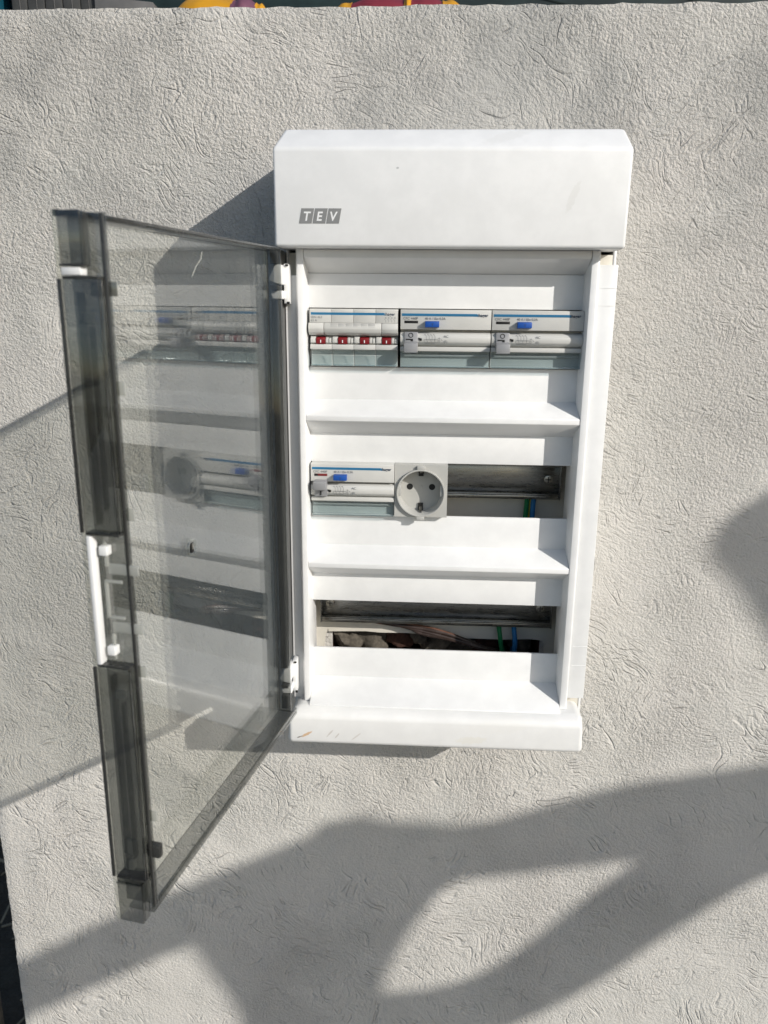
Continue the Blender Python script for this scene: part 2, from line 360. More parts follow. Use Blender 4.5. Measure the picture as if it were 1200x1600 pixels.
# ------------------------------------------------------------------ distribution board
board = empty('distribution_board', 0.018, 0.0, -0.334, 'open white plastic distribution board with smoked door mounted on the rendered wall', 'distribution board')
dp, dr = 0.070, 0.0901
xl, xr = -0.1085, 0.1490
DB = 0.0835
# base box: side walls, back, ledges the door closes over
bm = BM()
bx(bm, xl, xl + .0025, 0.0003, 0.074, -0.330, 0.160)
bx(bm, xr - .0025, xr, 0.0003, 0.074, -0.330, 0.160)
bx(bm, xl + .0025, xr - .0025, 0.0003, 0.074, 0.1575, 0.160)
bx(bm, xl + .0025, xr - .0025, 0.0003, 0.074, -0.330, -0.3275)
base = build('base_box', bm, 'white', board, 0.0006)
bm = BM()   # back panel with a ragged cut-out
rag = [(-0.0905, -0.287), (-0.0893, -0.275), (-0.0875, -0.2705), (-0.0868, -0.2672), (-0.0862, -0.2705), (-0.07, -0.2699), (-0.05, -0.2692), (-0.035, -0.2702), (-0.01, -0.2698), (0.02, -0.2712), (0.05, -0.2735), (0.085, -0.2738), (0.11, -0.2725), (0.1225, -0.2735), (0.1248, -0.278), (0.1252, -0.288)]
outer = [(xr - .0027, -0.288), (xr - .0027, 0.157), (xl + .0027, 0.157), (xl + .0027, -0.287)]
f = pd(bm, rag + outer, 0.0022, 0.0060)
build('back_panel', bm, 'ivory', base, 0, label='ivory back panel with ragged cut-out')
# side ledges
bm = BM(); bx(bm, 0.1345, xr, 0.0742, DB, -0.2935, 0.0722); build('side_ledge', bm, 'white', base, 0.0007)
bm = BM(); bx(bm, 0.1345, xr - .0006, 0.03, 0.0738, -0.3275, 0.0800); build('side_ledge', bm, 'ivory', base, 0.0005)
for zc in (0.0552, 0.0419, -0.244, -0.262):
    bm = BM(); bx(bm, 0.1362, xr - .0004, DB - .0006, DB + .00025, zc - .0002, zc + .0002); build('moulding_line', bm, 'white', base, 0)
bm = BM(); bx(bm, xl, -0.0990, 0.0742, 0.0822, -0.302, 0.0630); build('side_ledge', bm, 'white', base, 0.0007)
bm = BM(); bx(bm, xl + .0006, -0.0990, 0.03, 0.0738, -0.3275, 0.0800); build('side_ledge', bm, 'ivory', base, 0.0005)

# hood
bm = BM()
hl, hr, hb = -0.1150, 0.1518, 0.0823
prof = [(0.0003, hb), (0.1075, hb), (0.1077, 0.1505), (0.0900, 0.1664), (0.0003, 0.1668)]
def hoodloop(x, inset):
    return [V(x, d, z) for d, z in prof]
# sides lean slightly inwards towards the front: four-sided loft with narrower front
fr_in = 0.0034
va = []; vb = []
for d, z in prof:
    k = min(1, d / 0.1077); kk = fr_in * k
    low = 0.0010 * max(0.0, (0.149 - z) / 0.067)
    va.append(V(hl + kk + low * .3, d, z)); vb.append(V(hr - kk - low, d, z))
top_in = 0.0065
va[3].x += 0.0078; vb[3].x -= 0.0050; va[4].x += 0.005; vb[4].x -= 0.004
poly_prism(bm, va, vb)
hood = build('hood', bm, 'white', board, 0.0026, 4, label='deep white upper hood with grey logo')
fd = 0.1077
for i, ch in enumerate('TEV'):
    x0 = -0.0925 + i * 0.0101; w_ = 0.0094; z0 = 0.0989; z1 = 0.1094; sh = 0.0020
    bm = BM(); pd(bm, [(x0, z0), (x0 + w_, z0), (x0 + w_ + sh, z1), (x0 + sh, z1)], fd - 0.0004, fd + 0.00012); build('logo_tile', bm, 'logo', hood, 0)
    text('logo_letter', ch, x0 + (0.0028 if ch == 'T' else 0.0026 if ch == 'E' else 0.0022), fd + 0.00016, z0 + 0.0020, 0.0088, 'paint_white', hood, bold=0.00020, shear=0.19, sx=.95)

# bottom cover
bm = BM()
cl, cr = -0.1112, 0.1472
prof = [(0.0003, -0.3325), (0.1071, -0.3342), (0.1071, -0.3062), (0.0990, -0.3013), (0.0003, -0.3013)]
va, vb = [], []
for k, (d, z) in enumerate(prof):
    ins = 0.0 if d < .1 else 0.0006
    tp = 0.0085 if k == 3 or k == 4 else 0.0
    va.append(V(cl + ins + tp, d, z)); vb.append(V(cr - ins - tp * .35, d, z))
poly_prism(bm, va, vb)
cover = build('bottom_cover', bm, 'cover', board, 0.0044, 5, label='shallow white bottom cover with small rusty smear')

# front cover: rim frame with recess
bm = BM()
RT, RB = 0.0759, -0.2972
xrol, xrl, xrr, xro = -0.0985, -0.0926, 0.1275, 0.1339
pz(bm, [(xrol, 0.05), (xrol, dr - .0012), (xrol + .0012, dr), (xrl, dr), (-0.0919, dp), (-0.0919, 0.05)], -0.3010, 0.0822)
fc = build('front_cover', bm, 'white', board, 0.0005)
bm = BM(); pz(bm, [(xro, 0.05), (xro, dr - .0012), (xro - .0012, dr), (xrr, dr), (0.1262, dp), (0.1262, 0.05)], -0.3010, 0.0822); build('side_rim', bm, 'white', fc, 0.0005)
def strip(name, prof, mat='white', x0=-0.0924, x1=0.1270, bev=0.0005, par=None):
    bm = BM(); px(bm, prof, x0, x1); return build(name, bm, mat, par or fc, bev)
strip('top_rim', [(0.05, 0.0820), (dr - .0002, 0.0820), (dr - .0002, RT), (dp, 0.0652), (0.05, 0.0652)])
TK = 0.0022
B1, B2, B3 = -0.0341, -0.1598, -0.2853
T2, T3 = -0.0640, -0.1881
S1t, S1b, S2t, S2b = -0.0461, -0.0503, -0.1715, -0.1758
W1t, W1b, W2t, W2b, W3t, W3b = 0.0384, -0.0084, -0.0875, -0.1334, -0.2126, -0.2581
for zt, zb in ((0.0650, W1t), (W1b, B1 - .001), (T2 + .001, W2t), (W2b, B2 - .001), (T3 + .001, W3t), (W3b, B3 - .001)):
    strip('cover_strip', [(dp - TK, zb), (dp, zb), (dp, zt), (dp - TK, zt)], bev=0.0003)
strip('shelf', [(dp - .0012, B1), (dr - .0003, S1t), (dr - .0003, S1b), (dp - .0012, T2)])
strip('shelf', [(dp - .0012, B2), (dr - .0003, S2t), (dr - .0003, S2b), (dp - .0012, T3)])
strip('bottom_shelf', [(dp - .0012, B3), (dr - .0003, RB), (0.0975, -0.3006), (0.0975, -0.3020), (dp - .0012, -0.3020)])
# added dark bar closing a lit gap in the shadow, split at the hinges
for z0, z1 in ((0.0702, 0.0812), (0.0512, 0.0548), (-0.2618, 0.0444), (-0.2808, -0.2772), (-0.3000, -0.2876)):
    bm = BM(); bx(bm, -0.1150, -0.1090, 0.0600, 0.1078, z0, z1); build('shade_rail', bm, 'shade_rail', base, 0.0005)
# hooked hinge lugs on the left ledge
for zc in (0.0560, -0.2760):
    bm = BM(); bx(bm, -0.1075, -0.1035, 0.0815, 0.0935, zc - 0.0150, zc + 0.0150)
    hg = build('hinge', bm, 'white', board, 0.0008)
    bm = BM(); pd(bm, [(-0.1120, zc + .0140), (-0.1070, zc + .0140), (-0.1070, zc - .0010), (-0.1120, zc + .0000), (-0.1160, zc + .0016), (-0.1168, zc + .0040)], .0880, .1060); build('hinge_hook', bm, 'white', hg, 0.0012, 3)
    bm = BM(); pd(bm, [(-0.1145, zc - .0115), (-0.1065, zc - .0115), (-0.1065, zc - .0050), (-0.1145, zc - .0050), (-0.1160, zc - .0082)], .0890, .1040); build('hinge_pin', bm, 'white', hg, 0.0011, 3)
    bm = BM(); bx(bm, -0.1050, -0.1030, 0.0936, 0.0952, zc - 0.0150, zc - 0.0132); build('hinge_stop', bm, 'black', hg, 0.0003)
    bm = BM(); bx(bm, -0.1058, -0.1036, 0.0936, 0.0950, zc + 0.0132, zc + 0.0146); build('hinge_stop', bm, 'black', hg, 0.0003)

# ------------------------------------------------------------------ open smoked door
H = (-0.1164, 0.1114); A = 0.1943; Wd = 0.256; zt, zb = 0.0828, -0.3124; K = 0.9656; ZT = 0.0814   # door drawn at 1/K size, hung by its top corner
ca, sa = math.cos(A), math.sin(A)
def DZ(z): return ZT + (z - zt) * K
def D(s, t): s *= K; t *= K; return (H[0] - s * sa + t * ca, H[1] + s * ca + t * sa)     # s along the pane, t across (towards the inside)
def dbox(bm, s0, s1, t0, t1, z0, z1): return pz(bm, [D(s0, t0), D(s1, t0), D(s1, t1), D(s0, t1)], DZ(z0), DZ(z1))
PT = 0.0022
bm = BM(); dbox(bm, 0, Wd, -PT, 0, zb, zt)
door = build('door', bm, 'smoke', board, 0.0, label='smoked transparent door swung open to the left')
def dpart(name, boxes, mat='smoke', bev=0.0004, par=None, label=None):
    first = None
    for b in boxes:
        bm = BM(); dbox(bm, *b); o = build(name, bm, mat, par or door, bev, label=label); first = first or o
    return first
dpart('hinge_flange', [(-0.0022, 0.0000, -0.0022, 0.0106, zb, zt - .0008)], 'smoke_dark')
dpart('corner_line', [(0.0001, 0.0005, 0.00002, 0.0004, zb + .002, zt - .002)], 'edge', 0)
dpart('top_flange', [(0.0004, Wd - .001, 0.0001, 0.0108, zt - 0.0026, zt)], 'smoke_dark')
dpart('top_edge', [(0.0004, Wd - .001, -.0024, 0.0004, zt - 0.0026, zt + .0004)], 'edge', 0)
dpart('bottom_flange', [(0.0004, Wd - .0098, 0.0001, 0.0170, zb, zb + 0.0022)], 'smoke_dark')
dpart('bottom_flange_lip', [(0.0004, Wd - .0098, 0.0152, 0.0168, zb + .0023, zb + 0.0060)], 'smoke_dark')
# free edge: grip channel made of end caps, two long channels and the latch bay
e0 = Wd
dpart('end_cap', [(e0 - .0022, e0, 0.0001, 0.0118, 0.0590, zt), (e0 - .0078, e0 - .0023, 0.0100, 0.0118, 0.0590, zt - .0003)], 'smoke_dark', label='upper end cap of the door grip')
dpart('end_cap', [(e0 - .0022, e0, 0.0001, 0.0158, zb, -0.2860), (e0 - .0078, e0 - .0023, 0.0140, 0.0158, zb, -0.2860)], 'smoke_dark', label='lower end cap of the door grip')
dpart('cap_band', [(e0 - .0098, e0 - .0002, 0.0001, 0.0156, -0.2858, -0.2822), (e0 - .0066, e0 + .0004, -.0002, 0.0160, -0.2870, -0.2858)], 'smoke_dark')
dpart('cap_band', [(e0 - .0056, e0 + .0003, -.0004, 0.0130, 0.0578, 0.0589)], 'edge')
dpart('grip_wall', [(e0 - .0098, e0 - .0080, 0.0001, 0.0205, zb + .008, zt - .0005)], 'smoke_dark')
dpart('grip_lip', [(e0 - .0078, e0 - .0058, 0.0188, 0.0205, zb + .009, zt - .001)], 'edge', 0.0003)
for z0, z1 in ((-0.0735, 0.0520), (-0.2820, -0.1490)):
    ch = dpart('grip_channel', [(e0 - .0020, e0 - .0002, 0.0000, 0.0190, z0, z1)], 'smoke_dark', 0.0003)
    dpart('channel_wall', [(e0 - .0072, e0 - .0022, 0.0172, 0.0190, z0, z1)], 'smoke_dark', 0.0004)
    dpart('channel_rib', [(e0 - .0072, e0 - .0022, 0.0058, 0.0072, z0 + .004, z1 - .006)], 'smoke_dark', 0.0003)
    dpart('channel_rib', [(e0 - .0062, e0 - .0024, 0.0108, 0.0122, z0 + .012, z1 - .022)], 'smoke_dark', 0.0003)
    dpart('channel_end', [(e0 - .0072, e0 - .0004, 0.0002, 0.0192, z1, z1 + .0013), (e0 - .0072, e0 - .0004, 0.0002, 0.0192, z0 - .0013, z0)], 'edge', 0.0002)
    dpart('outer_edge', [(e0 - .0005, e0 + .0006, -0.0022, -0.0003, z0, z1)], 'edge', 0.0002)
    dpart('channel_block', [(e0 - .0066, e0 - .0034, 0.0075, 0.0125, z1 - .020, z1 - .0155)], 'clip', 0.0004)
dpart('channel_block', [(e0 - .0066, e0 - .003, 0.0045, 0.0120, -0.268, -0.259), (e0 - .0066, e0 - .003, 0.0045, 0.0100, -0.279, -0.273)], 'clip', 0.0008)
dpart('seal_strip', [(e0 - .006, e0 - .0002, 0.0002, 0.0028, -0.1478, -0.0755)], 'white', 0.0006, label='white seal strip in the latch bay')
dpart('seal_strip', [(e0 - .006, e0 - .0002, 0.0000, 0.0105, 0.0536, 0.0574)], 'white', 0.0006, label='white seal strip below the upper cap')
for zc in (-0.0835, -0.1400):
    dpart('seal_tab', [(e0 - .008, e0 - .003, 0.0050, 0.0098, zc - .0030, zc + .0022)], 'white', 0.0006)
latch = dpart('latch', [(e0 - .0058, e0 - .004, 0.0060, 0.0080, -0.1220, -0.1000), (e0 - .0058, e0 - .004, 0.0060, 0.0165, -0.1220, -0.1203), (e0 - .0058, e0 - .004, 0.0060, 0.0165, -0.1017, -0.1000)], 'clip', 0.0006)
for zc in (-0.0945, -0.1275):
    dpart('latch_hook', [(e0 - .0078, e0 - .006, 0.0075, 0.0255, zc - .0030, zc + .0030)], 'clip', 0.0012)
dpart('latch_arm', [(e0 - .0066, e0 - .005, 0.0075, 0.0090, -0.1460, -0.1310), (e0 - .0066, e0 - .005, 0.0065, 0.0085, -0.0930, -0.0790)], 'clip', 0.0005)
for zc in (0.0480, 0.000, -0.0650, -0.1540, -0.2450):
    dpart('edge_clip', [(e0 - .0108, e0 - .0099, 0.0185, 0.0232, zc - .0035, zc + .0035)], 'clip', 0.0008)
dpart('edge_hook', [(e0 - .0078, e0 - .008, 0.0100, 0.0245, 0.0440, 0.0508)], 'smoke_dark', 0.0006)
dpart('edge_hook', [(e0 - .0112, e0 - .0066, 0.0165, 0.0255, -0.2710, -0.2620)], 'edge', 0.0014, label='dark catch near the lower end of the door grip')
# pale scuff on the pane
bm = BM(); pts = ((.1090, .0735), (.1102, .0730), (.1118, .0690), (.1200, .0632), (.1252, .0572), (.1236, .0578), (.1180, .0636), (.1104, .0690))
poly_prism(bm, [V(*D(s_, .0001), DZ(z_)) for s_, z_ in pts], [V(*D(s_, .00025), DZ(z_)) for s_, z_ in pts]); build('scuff_mark', bm, 'clip', door, 0)
# keyhole plug in the pane
bm = BM(); ring = []
Cs, Cz = 0.1456, -0.1146
def dring(bm, r0, r1, t0, t1, n=28):
    P = lambda r, a, t: V(*D(Cs + r * math.cos(a), t), DZ(Cz + r * math.sin(a)))
    q = [[bm.verts.new(P(r, 2 * math.pi * i / n, t)) for i in range(n)] for r, t in ((r0, t0), (r1, t0), (r1, t1), (r0, t1))]
    for a, b in zip(q, q[1:] + q[:1]):
        for i in range(n): bm.faces.new((a[i], a[(i + 1) % n], b[(i + 1) % n], b[i]))
dring(bm, 0.0048, 0.0060, 0.0002, 0.0016); plug = build('keyhole_ring', bm, 'smoke', door, 0)
bm = BM(); dbox(bm, Cs - .0022, Cs + .0020, 0.0001, 0.0016, Cz - .0038, Cz + .0030); build('keyhole_slot', bm, 'black', door, 0.0008)
bm = BM(); dbox(bm, Cs - .0004, Cs + .0016, 0.0017, 0.0022, Cz - .0010, Cz + .0030); build('keyhole_glint', bm, 'screw', door, 0.0002)

# ------------------------------------------------------------------ mounting rails
for zc in (0.015, -0.1105, -0.2354):
    prof = []
    x0, x1 = -0.0905, 0.1262
    bm = BM()
    px(bm, [(0.0165, zc - .0125), (0.0178, zc - .0125), (0.0178, zc + .0125), (0.0165, zc + .0125)], x0, x1)
    for s in (1, -1):
        px(bm, [(0.0165, zc + s * .0126), (0.0240, zc + s * .0126), (0.0240, zc + s * .0139), (0.0165, zc + s * .0139)], x0, x1)
        px(bm, [(0.0227, zc + s * .0140), (0.0240, zc + s * .0140), (0.0240, zc + s * .0175), (0.0227, zc + s * .0175)], x0, x1)
    rail = build('mounting_rail', bm, 'rail', board, 0.0003)
    bm = BM(); bx(bm, x0 - .0012, x0 + .0002, 0.0062, 0.0250, zc - .0178, zc + .0178); build('rail_bracket', bm, 'rail', rail, 0.0003); bm = BM(); bx(bm, x1 - .0002, x1 + .0012, 0.0062, 0.0250, zc - .0178, zc + .0178); build('rail_bracket', bm, 'rail', rail, 0.0003)
    for xx in (-0.083, 0.1165):
        bm = BM(); pd(bm, circ(xx, zc, 0.0040, 20), 0.0179, 0.0196); sw = build('screw', bm, 'screw', rail, 0.0006)
        bm = BM(); bx(bm, xx - .0026, xx + .0026, 0.01955, 0.01972, zc - .0004, zc + .0004); bx(bm, xx - .0004, xx + .0004, 0.01955, 0.01974, zc - .0026, zc + .0026); build('screw_slot', bm, 'black', rail, 0)

# ------------------------------------------------------------------ devices in the rows
def stripe(parent, x0, x1, z, d, brand_x, mat='stripe'):
    bm = BM(); bx(bm, x0, x1, d - .0004, d + .00006, z - .0019, z); build('stripe', bm, mat, parent, 0)
    bm = BM(); bx(bm, x1 + .0002, x1 + .0009, d - .0004, d + .00006, z - .0021, z - .0003); build('brand_mark', bm, 'stripe', parent, 0)
    text('brand_text', 'hager', x1 + .0011, d + .00008, z - .0021, 0.0034, 'ink_dark', parent, bold=0.00006)

def term_cover(parent, x0, x1, z0, dbase, n=1):
    """clear terminal cover across the bottom of a device; z0 = its top"""
    wseg = (x1 - x0) / n
    for i in range(n):
        a, b = x0 + i * wseg + .0003, x0 + (i + 1) * wseg - .0003
        bm = BM(); px(bm, [(dbase + .0120, z0), (dbase + .0134, z0 - .0008), (dbase + .0100, z0 - .0112), (dbase + .0106, z0 - .0126), (dbase + .0092, z0 - .0126), (dbase + .0086, z0 - .0112), (dbase + .0110, z0 - .0020)], a, b)
        c = build('terminal_cover', bm, 'clear', parent, 0.0002)
        bm = BM(); px(bm, [(dbase + .0100, z0 - .0118), (dbase + .0122, z0 - .0116), (dbase + .0120, z0 - .0127), (dbase + .0098, z0 - .0127)], a + .0003, b - .0003); build('cover_lip', bm, 'clear', parent, 0.0003)

def rcd(name, x0, ztop, label, on, wdt=0.0715):
    t = empty(name, x0 + wdt / 2, 0.03, ztop - .045, label, 'circuit breaker', 'residual current devices on the rails')
    b = dp - .0035; x1 = x0 + wdt; z = lambda mm: ztop - mm * .001
    bm = BM()   # body: stepped profile
    px(bm, [(0.030, z(-4)), (b - .006, z(-4)), (b - .006, z(0)), (b + .0125, z(0)), (b + .0132, z(.6)), (b + .0135, z(15.2)), (b + .0060, z(15.6)), (b + .0060, z(17)),
            (b + .0090, z(17.2)), (b + .0128, z(18.6)), (b + .0145, z(20.6)), (b + .0149, z(22.7)), (b + .0143, z(25)), (b + .0124, z(27)), (b + .0090, z(28.3)), (b + .0085, z(28.6)),
            (b + .0118, z(28.9)), (b + .0118, z(32.2)), (b + .0055, z(32.6)), (b + .0055, z(44.0)), (b + .0090, z(44.2)), (b + .0090, z(45.0)), (b - .006, z(45.2)), (b - .006, z(49)), (0.030, z(49))], x0, x1)
    build('housing', bm, 'grey', t, 0.00025, 2, ang=28)
    fdz = b + .0135
    stripe(t, x0 + .0012, x1 - .0112, z(3.0), fdz, 0)
    text('print', 'CFC 440P', x0 + .0020, fdz + .00006, z(7.7), 0.0027, 'ink', t, sx=1.05)
    text('print', '40 A / I\u0394n 0,3A', x0 + .0192, fdz + .00006, z(7.7), 0.0027, 'ink', t, sx=.95)
    bm = BM(); bx(bm, x0 + .0030, x0 + .0139, fdz - .0010, fdz + .0001, z(10.6), z(8.5)); build('indicator_window', bm, 'maroon_flag' if on else 'black', t, 0.0002)
    if on:
        bm = BM(); bx(bm, x0 + .0030, x0 + .0060, fdz - .0002, fdz + .00018, z(10.5), z(8.6)); build('indicator_edge', bm, 'black', t, 0)
    bm = BM(); px(bm, [(fdz - .001, z(8.6)), (fdz + .0052, z(9.0)), (fdz + .0052, z(13.2)), (fdz - .001, z(14.0))], x0 + .0195, x0 + .0306); tb = build('test_button', bm, 'blue', t, 0.0004)
    text('button_letter', 'T', x0 + .0244, fdz + .0053, z(12.4), 0.0028, 'ink_dark', tb)
    # wiring diagram printed on the barrel: short thin strokes
    def dsurf(mm):
        a = max(-1, min(1, (mm - 22.6) / 5.6)); return b + .0091 + .0059 * math.sqrt(max(0.0, 1 - a * a * .93))
    def stroke(bm, xa, ma, xb, mb, wd=.00022):
        n = 3
        for i in range(n):
            f0, f1 = i / n, (i + 1) / n
            X0, M0 = xa + (xb - xa) * f0, ma + (mb - ma) * f0; X1, M1 = xa + (xb - xa) * f1, ma + (mb - ma) * f1
            dxx, dmm = (X1 - X0), (M1 - M0) * .001; ln = math.hypot(dxx, dmm) or 1; nx, nm = dmm / ln * wd / 2, -dxx / ln * wd / 2
            q = []
            for X, Mm, sg in ((X0, M0, 1), (X1, M1, 1), (X1, M1, -1), (X0, M0, -1)):
                mm = Mm + sg * nm * 1000; q.append(bm.verts.new(V(x0 + X + sg * nx, dsurf(mm) + .00012, ztop - mm * .001)))
            bm.faces.new(q)
    bm = BM()
    for k in range(4):
        X = .0195 + k * .0023; stroke(bm, X, 18.6, X + .0012, 20.6); stroke(bm, X + .0012, 20.6, X + .0012, 23.6); stroke(bm, X + .0004, 18.9, X - .0006, 19.5)
    stroke(bm, .0190, 23.0, .0300, 23.0); stroke(bm, .0190, 25.0, .0300, 25.0); stroke(bm, .0190, 23.0, .0190, 25.0); stroke(bm, .0300, 23.0, .0300, 25.0)
    stroke(bm, .0195, 26.2, .0275, 26.2); stroke(bm, .0300, 22.0, .0318, 22.0); stroke(bm, .0310, 21.2, .0310, 24.5); stroke(bm, .0322, 22.6, .0334, 23.8); stroke(bm, .0305, 25.4, .0318, 24.4)
    for k in range(3): stroke(bm, .0210 + k * .003, 22.6, .0218 + k * .003, 25.2)
    build('wiring_diagram', bm, 'ink', t, 0, ang=0)
    text('print', 'AC', x0 + .0345, b + .0149, z(21.3), 0.0027, 'ink', t); text('print', '(S)', x0 + .0345, b + .0149, z(25.4), 0.0027, 'ink', t)
    # lever block
    bm = BM()
    if not on:
        px(bm, [(b + .006, z(17.0)), (b + .0158, z(17.3)), (b + .0160, z(24.6)), (b + .0235, z(25.6)), (b + .0240, z(32.6)), (b + .0215, z(33.2)), (b + .0150, z(29.0)), (b + .006, z(28.5))], x0 + .0032, x0 + .0140)
        lv = build('lever', bm, 'lever', t, 0.0005, 2, label='grey lever pushed down to off')
        bm = BM(); nn = 28; q = [[bm.verts.new(V(x0 + .0084 + r * math.cos(2 * math.pi * i / nn), dd_, z(19.7) + r * math.sin(2 * math.pi * i / nn))) for i in range(nn)] for r, dd_ in ((.0014, b + .0155), (.0014, b + .0161), (.0019, b + .0161), (.0019, b + .0155))]
        for aa, bb in zip(q, q[1:] + q[:1]):
            for i in range(nn): bm.faces.new((aa[i], aa[(i + 1) % nn], bb[(i + 1) % nn], bb[i]))
        build('lever_mark', bm, 'black', lv, 0)
        bm = BM(); bx(bm, x0 + .0046, x0 + .0102, b + .0154, b + .01625, z(23.4), z(22.5)); bx(bm, x0 + .0084, x0 + .0102, b + .0154, b + .01628, z(24.3), z(23.4)); build('lever_mark', bm, 'black', lv, 0)
    else:
        px(bm, [(b + .006, z(13.6)), (b + .0215, z(13.4)), (b + .0240, z(14.0)), (b + .0235, z(20.6)), (b + .0162, z(21.6)), (b + .0152, z(27.8)), (b + .006, z(28.3))], x0 + .0032, x0 + .0140)
        lv = build('lever', bm, 'lever', t, 0.0005, 2, label='grey lever pushed up to on')
        bm = BM(); bx(bm, x0 + .0081, x0 + .0091, b + .0148, b + .0164, z(26.4), z(22.8)); build('lever_mark', bm, 'black', lv, 0)
    bm = BM(); pd(bm, [(x0 + .0144, z(21.6)), (x0 + .0172, z(22.2)), (x0 + .0172, z(23.8)), (x0 + .0160, z(24.0)), (x0 + .0144, z(22.9))], b + .0140, b + .0152); build('lever_slot', bm, 'black', t, 0)
    term_cover(t, x0, x1, z(32.4), b)
    bm = BM(); bx(bm, x0 + .0010, x1 - .0010, b + .0056, b + .0074, z(37.0), z(34.6)); build('terminal_bar', bm, 'grey_dark', t, 0.0003)
    return t

zt1 = 0.0377
xA = -0.0899
# four pole switch
def main_switch(x0, ztop, label):
    t = empty('main_switch', x0 + .035, 0.03, ztop - .045, label, 'switch')
    b = dp - .0035; P = 0.01765; z = lambda mm: ztop - mm * .001
    for i in range(4):
        a, c = x0 + i * P + .00012, x0 + (i + 1) * P - .00012
        bm = BM()
        px(bm, [(0.030, z(-4)), (b - .006, z(-4)), (b - .006, z(0)), (b + .0125, z(0)), (b + .0135, z(1)), (b + .0135, z(10.7)), (b + .0060, z(11.2)), (b + .0048, z(21.0)),
                (b + .0080, z(22.2)), (b + .0100, z(24.4)), (b + .0096, z(26.8)), (b + .0085, z(27.6)), (b + .0118, z(27.9)), (b + .0118, z(31.6)), (b + .0055, z(32.2)), (b + .0055, z(44.0)), (b + .0090, z(44.2)), (b + .0090, z(45.0)), (b - .006, z(45.2)), (b - .006, z(49)), (0.030, z(49))], a, c)
        build('pole_housing', bm, 'grey', t, 0.0002, 2, ang=28)
    fdz = b + .0135
    stripe(t, x0 + .0012, x0 + 4 * P - .0110, z(2.8), fdz, 0)
    text('print', 'SBN 463', x0 + .0010, fdz + .00006, z(7.4), 0.0026, 'ink', t); text('print', '63 A', x0 + .0010, fdz + .00006, z(9.9), 0.0026, 'ink', t)
    bm = BM()
    for k in range(4):
        X = x0 + 4 * P - .0098 + k * .0024
        pd(bm, [(X, z(6.0)), (X + .0002, z(6.0)), (X + .0002, z(7.4)), (X, z(7.4))], fdz - .0002, fdz + .00006)
        pd(bm, [(X - .0010, z(7.2)), (X - .0008, z(7.2)), (X + .0002, z(9.0)), (X, z(9.0))], fdz - .0002, fdz + .00007)
        pd(bm, [(X, z(9.0)), (X + .0002, z(9.0)), (X + .0002, z(10.1)), (X, z(10.1))], fdz - .0002, fdz + .00008)
        pd(bm, [(X - .0006, z(6.5)), (X + .0008, z(6.5)), (X + .0008, z(6.75)), (X - .0006, z(6.75))], fdz - .0002, fdz + .00009)
    build('wiring_diagram', bm, 'ink', t, 0, ang=0)
    # label holder bar, bulging forward
    barp = [(b + .0100, z(10.75)), (b + .0142, z(10.9)), (b + .0158, z(13.4)), (b + .0160, z(15.6)), (b + .0148, z(18.2)), (b + .0120, z(20.2)), (b + .0095, z(20.8)), (b + .0060, z(20.8))]
    for a, c in ((x0 - .0007, x0 + .0115), (x0 + .0119, x0 + .0576), (x0 + .0580, x0 + 4 * P)):
        bm = BM(); px(bm, barp, a, c); build('label_holder', bm, 'grey_dark' if False else 'grey', t, 0.0003, 2, ang=30)
    for k in range(6):
        X = x0 + .0170 + k * .0060
        bm = BM(); px(bm, [(b + .0138, z(11.1)), (b + .0146, z(11.1)), (b + .0160, z(13.9)), (b + .0150, z(13.9))], X, X + .0057); build('label_tile', bm, 'grey_dark', t, 0.0002)
    for i in range(4):
        a = x0 + i * P
        for u0, u1, hh in ((.0004, .0046, 20.9), (.0126, .0148, 21.8), (.0152, .0170, 22.2)):
            bm = BM(); px(bm, [(b + .005, z(hh)), (b + .0095, z(hh + .4)), (b + .0116, z(23.4)), (b + .0116, z(26.4)), (b + .0090, z(27.5)), (b + .005, z(27.5))], a + u0, a + u1); build('toggle_guard', bm, 'grey', t, 0.0003)
        bm = BM(); px(bm, [(b + .005, z(21.4)), (b + .0118, z(22.4)), (b + .0124, z(23.2)), (b + .0120, z(27.3)), (b + .005, z(27.5))], a + .0050, a + .0124)
        tg = build('toggle', bm, 'red', t, 0.0004, label='red toggle')
        bm = BM(); bx(bm, a + .0083, a + .0090, b + .0112, b + .01258, z(26.4), z(24.2)); build('toggle_mark', bm, 'paint_white', tg, 0)
    term_cover(t, x0, x0 + 4 * P, z(32.0), b, 4)
    return t
main_switch(xA, zt1, 'four pole switch with four red toggles, left end of the top row')
rcd('residual_current_device', -0.0172, zt1, 'breaker with blue button in the middle of the top row, lever down', False)
rcd('residual_current_device', 0.0551, zt1, 'breaker with blue button at the right end of the top row, lever down', False)
zt2 = -0.0875
rcd('residual_current_device', -0.0907, zt2, 'breaker with blue button left of the round socket, lever up', True, 0.0700)

# modular socket outlet
so_ = empty('power_socket', 0.0017, 0.03, zt2 - .045, 'grey round two-pin earthed socket outlet in the middle row', 'socket')
sx0, sx1 = -0.0203, 0.0239; scx, scz = 0.0017, zt2 - .0238; df = dp + .0078
bm = BM(); n = 64; R1 = 0.0205
sq = []
for i in range(n):
    a = 2 * math.pi * i / n; c_, s_ = math.cos(a), math.sin(a)
    hx = (sx1 - scx) if c_ > 0 else (scx - sx0); hz = (zt2 - scz) if s_ > 0 else (scz - (zt2 - .0448))
    k = min(hx / abs(c_) if abs(c_) > 1e-6 else 9, hz / abs(s_) if abs(s_) > 1e-6 else 9); sq.append((scx + c_ * k, scz + s_ * k))
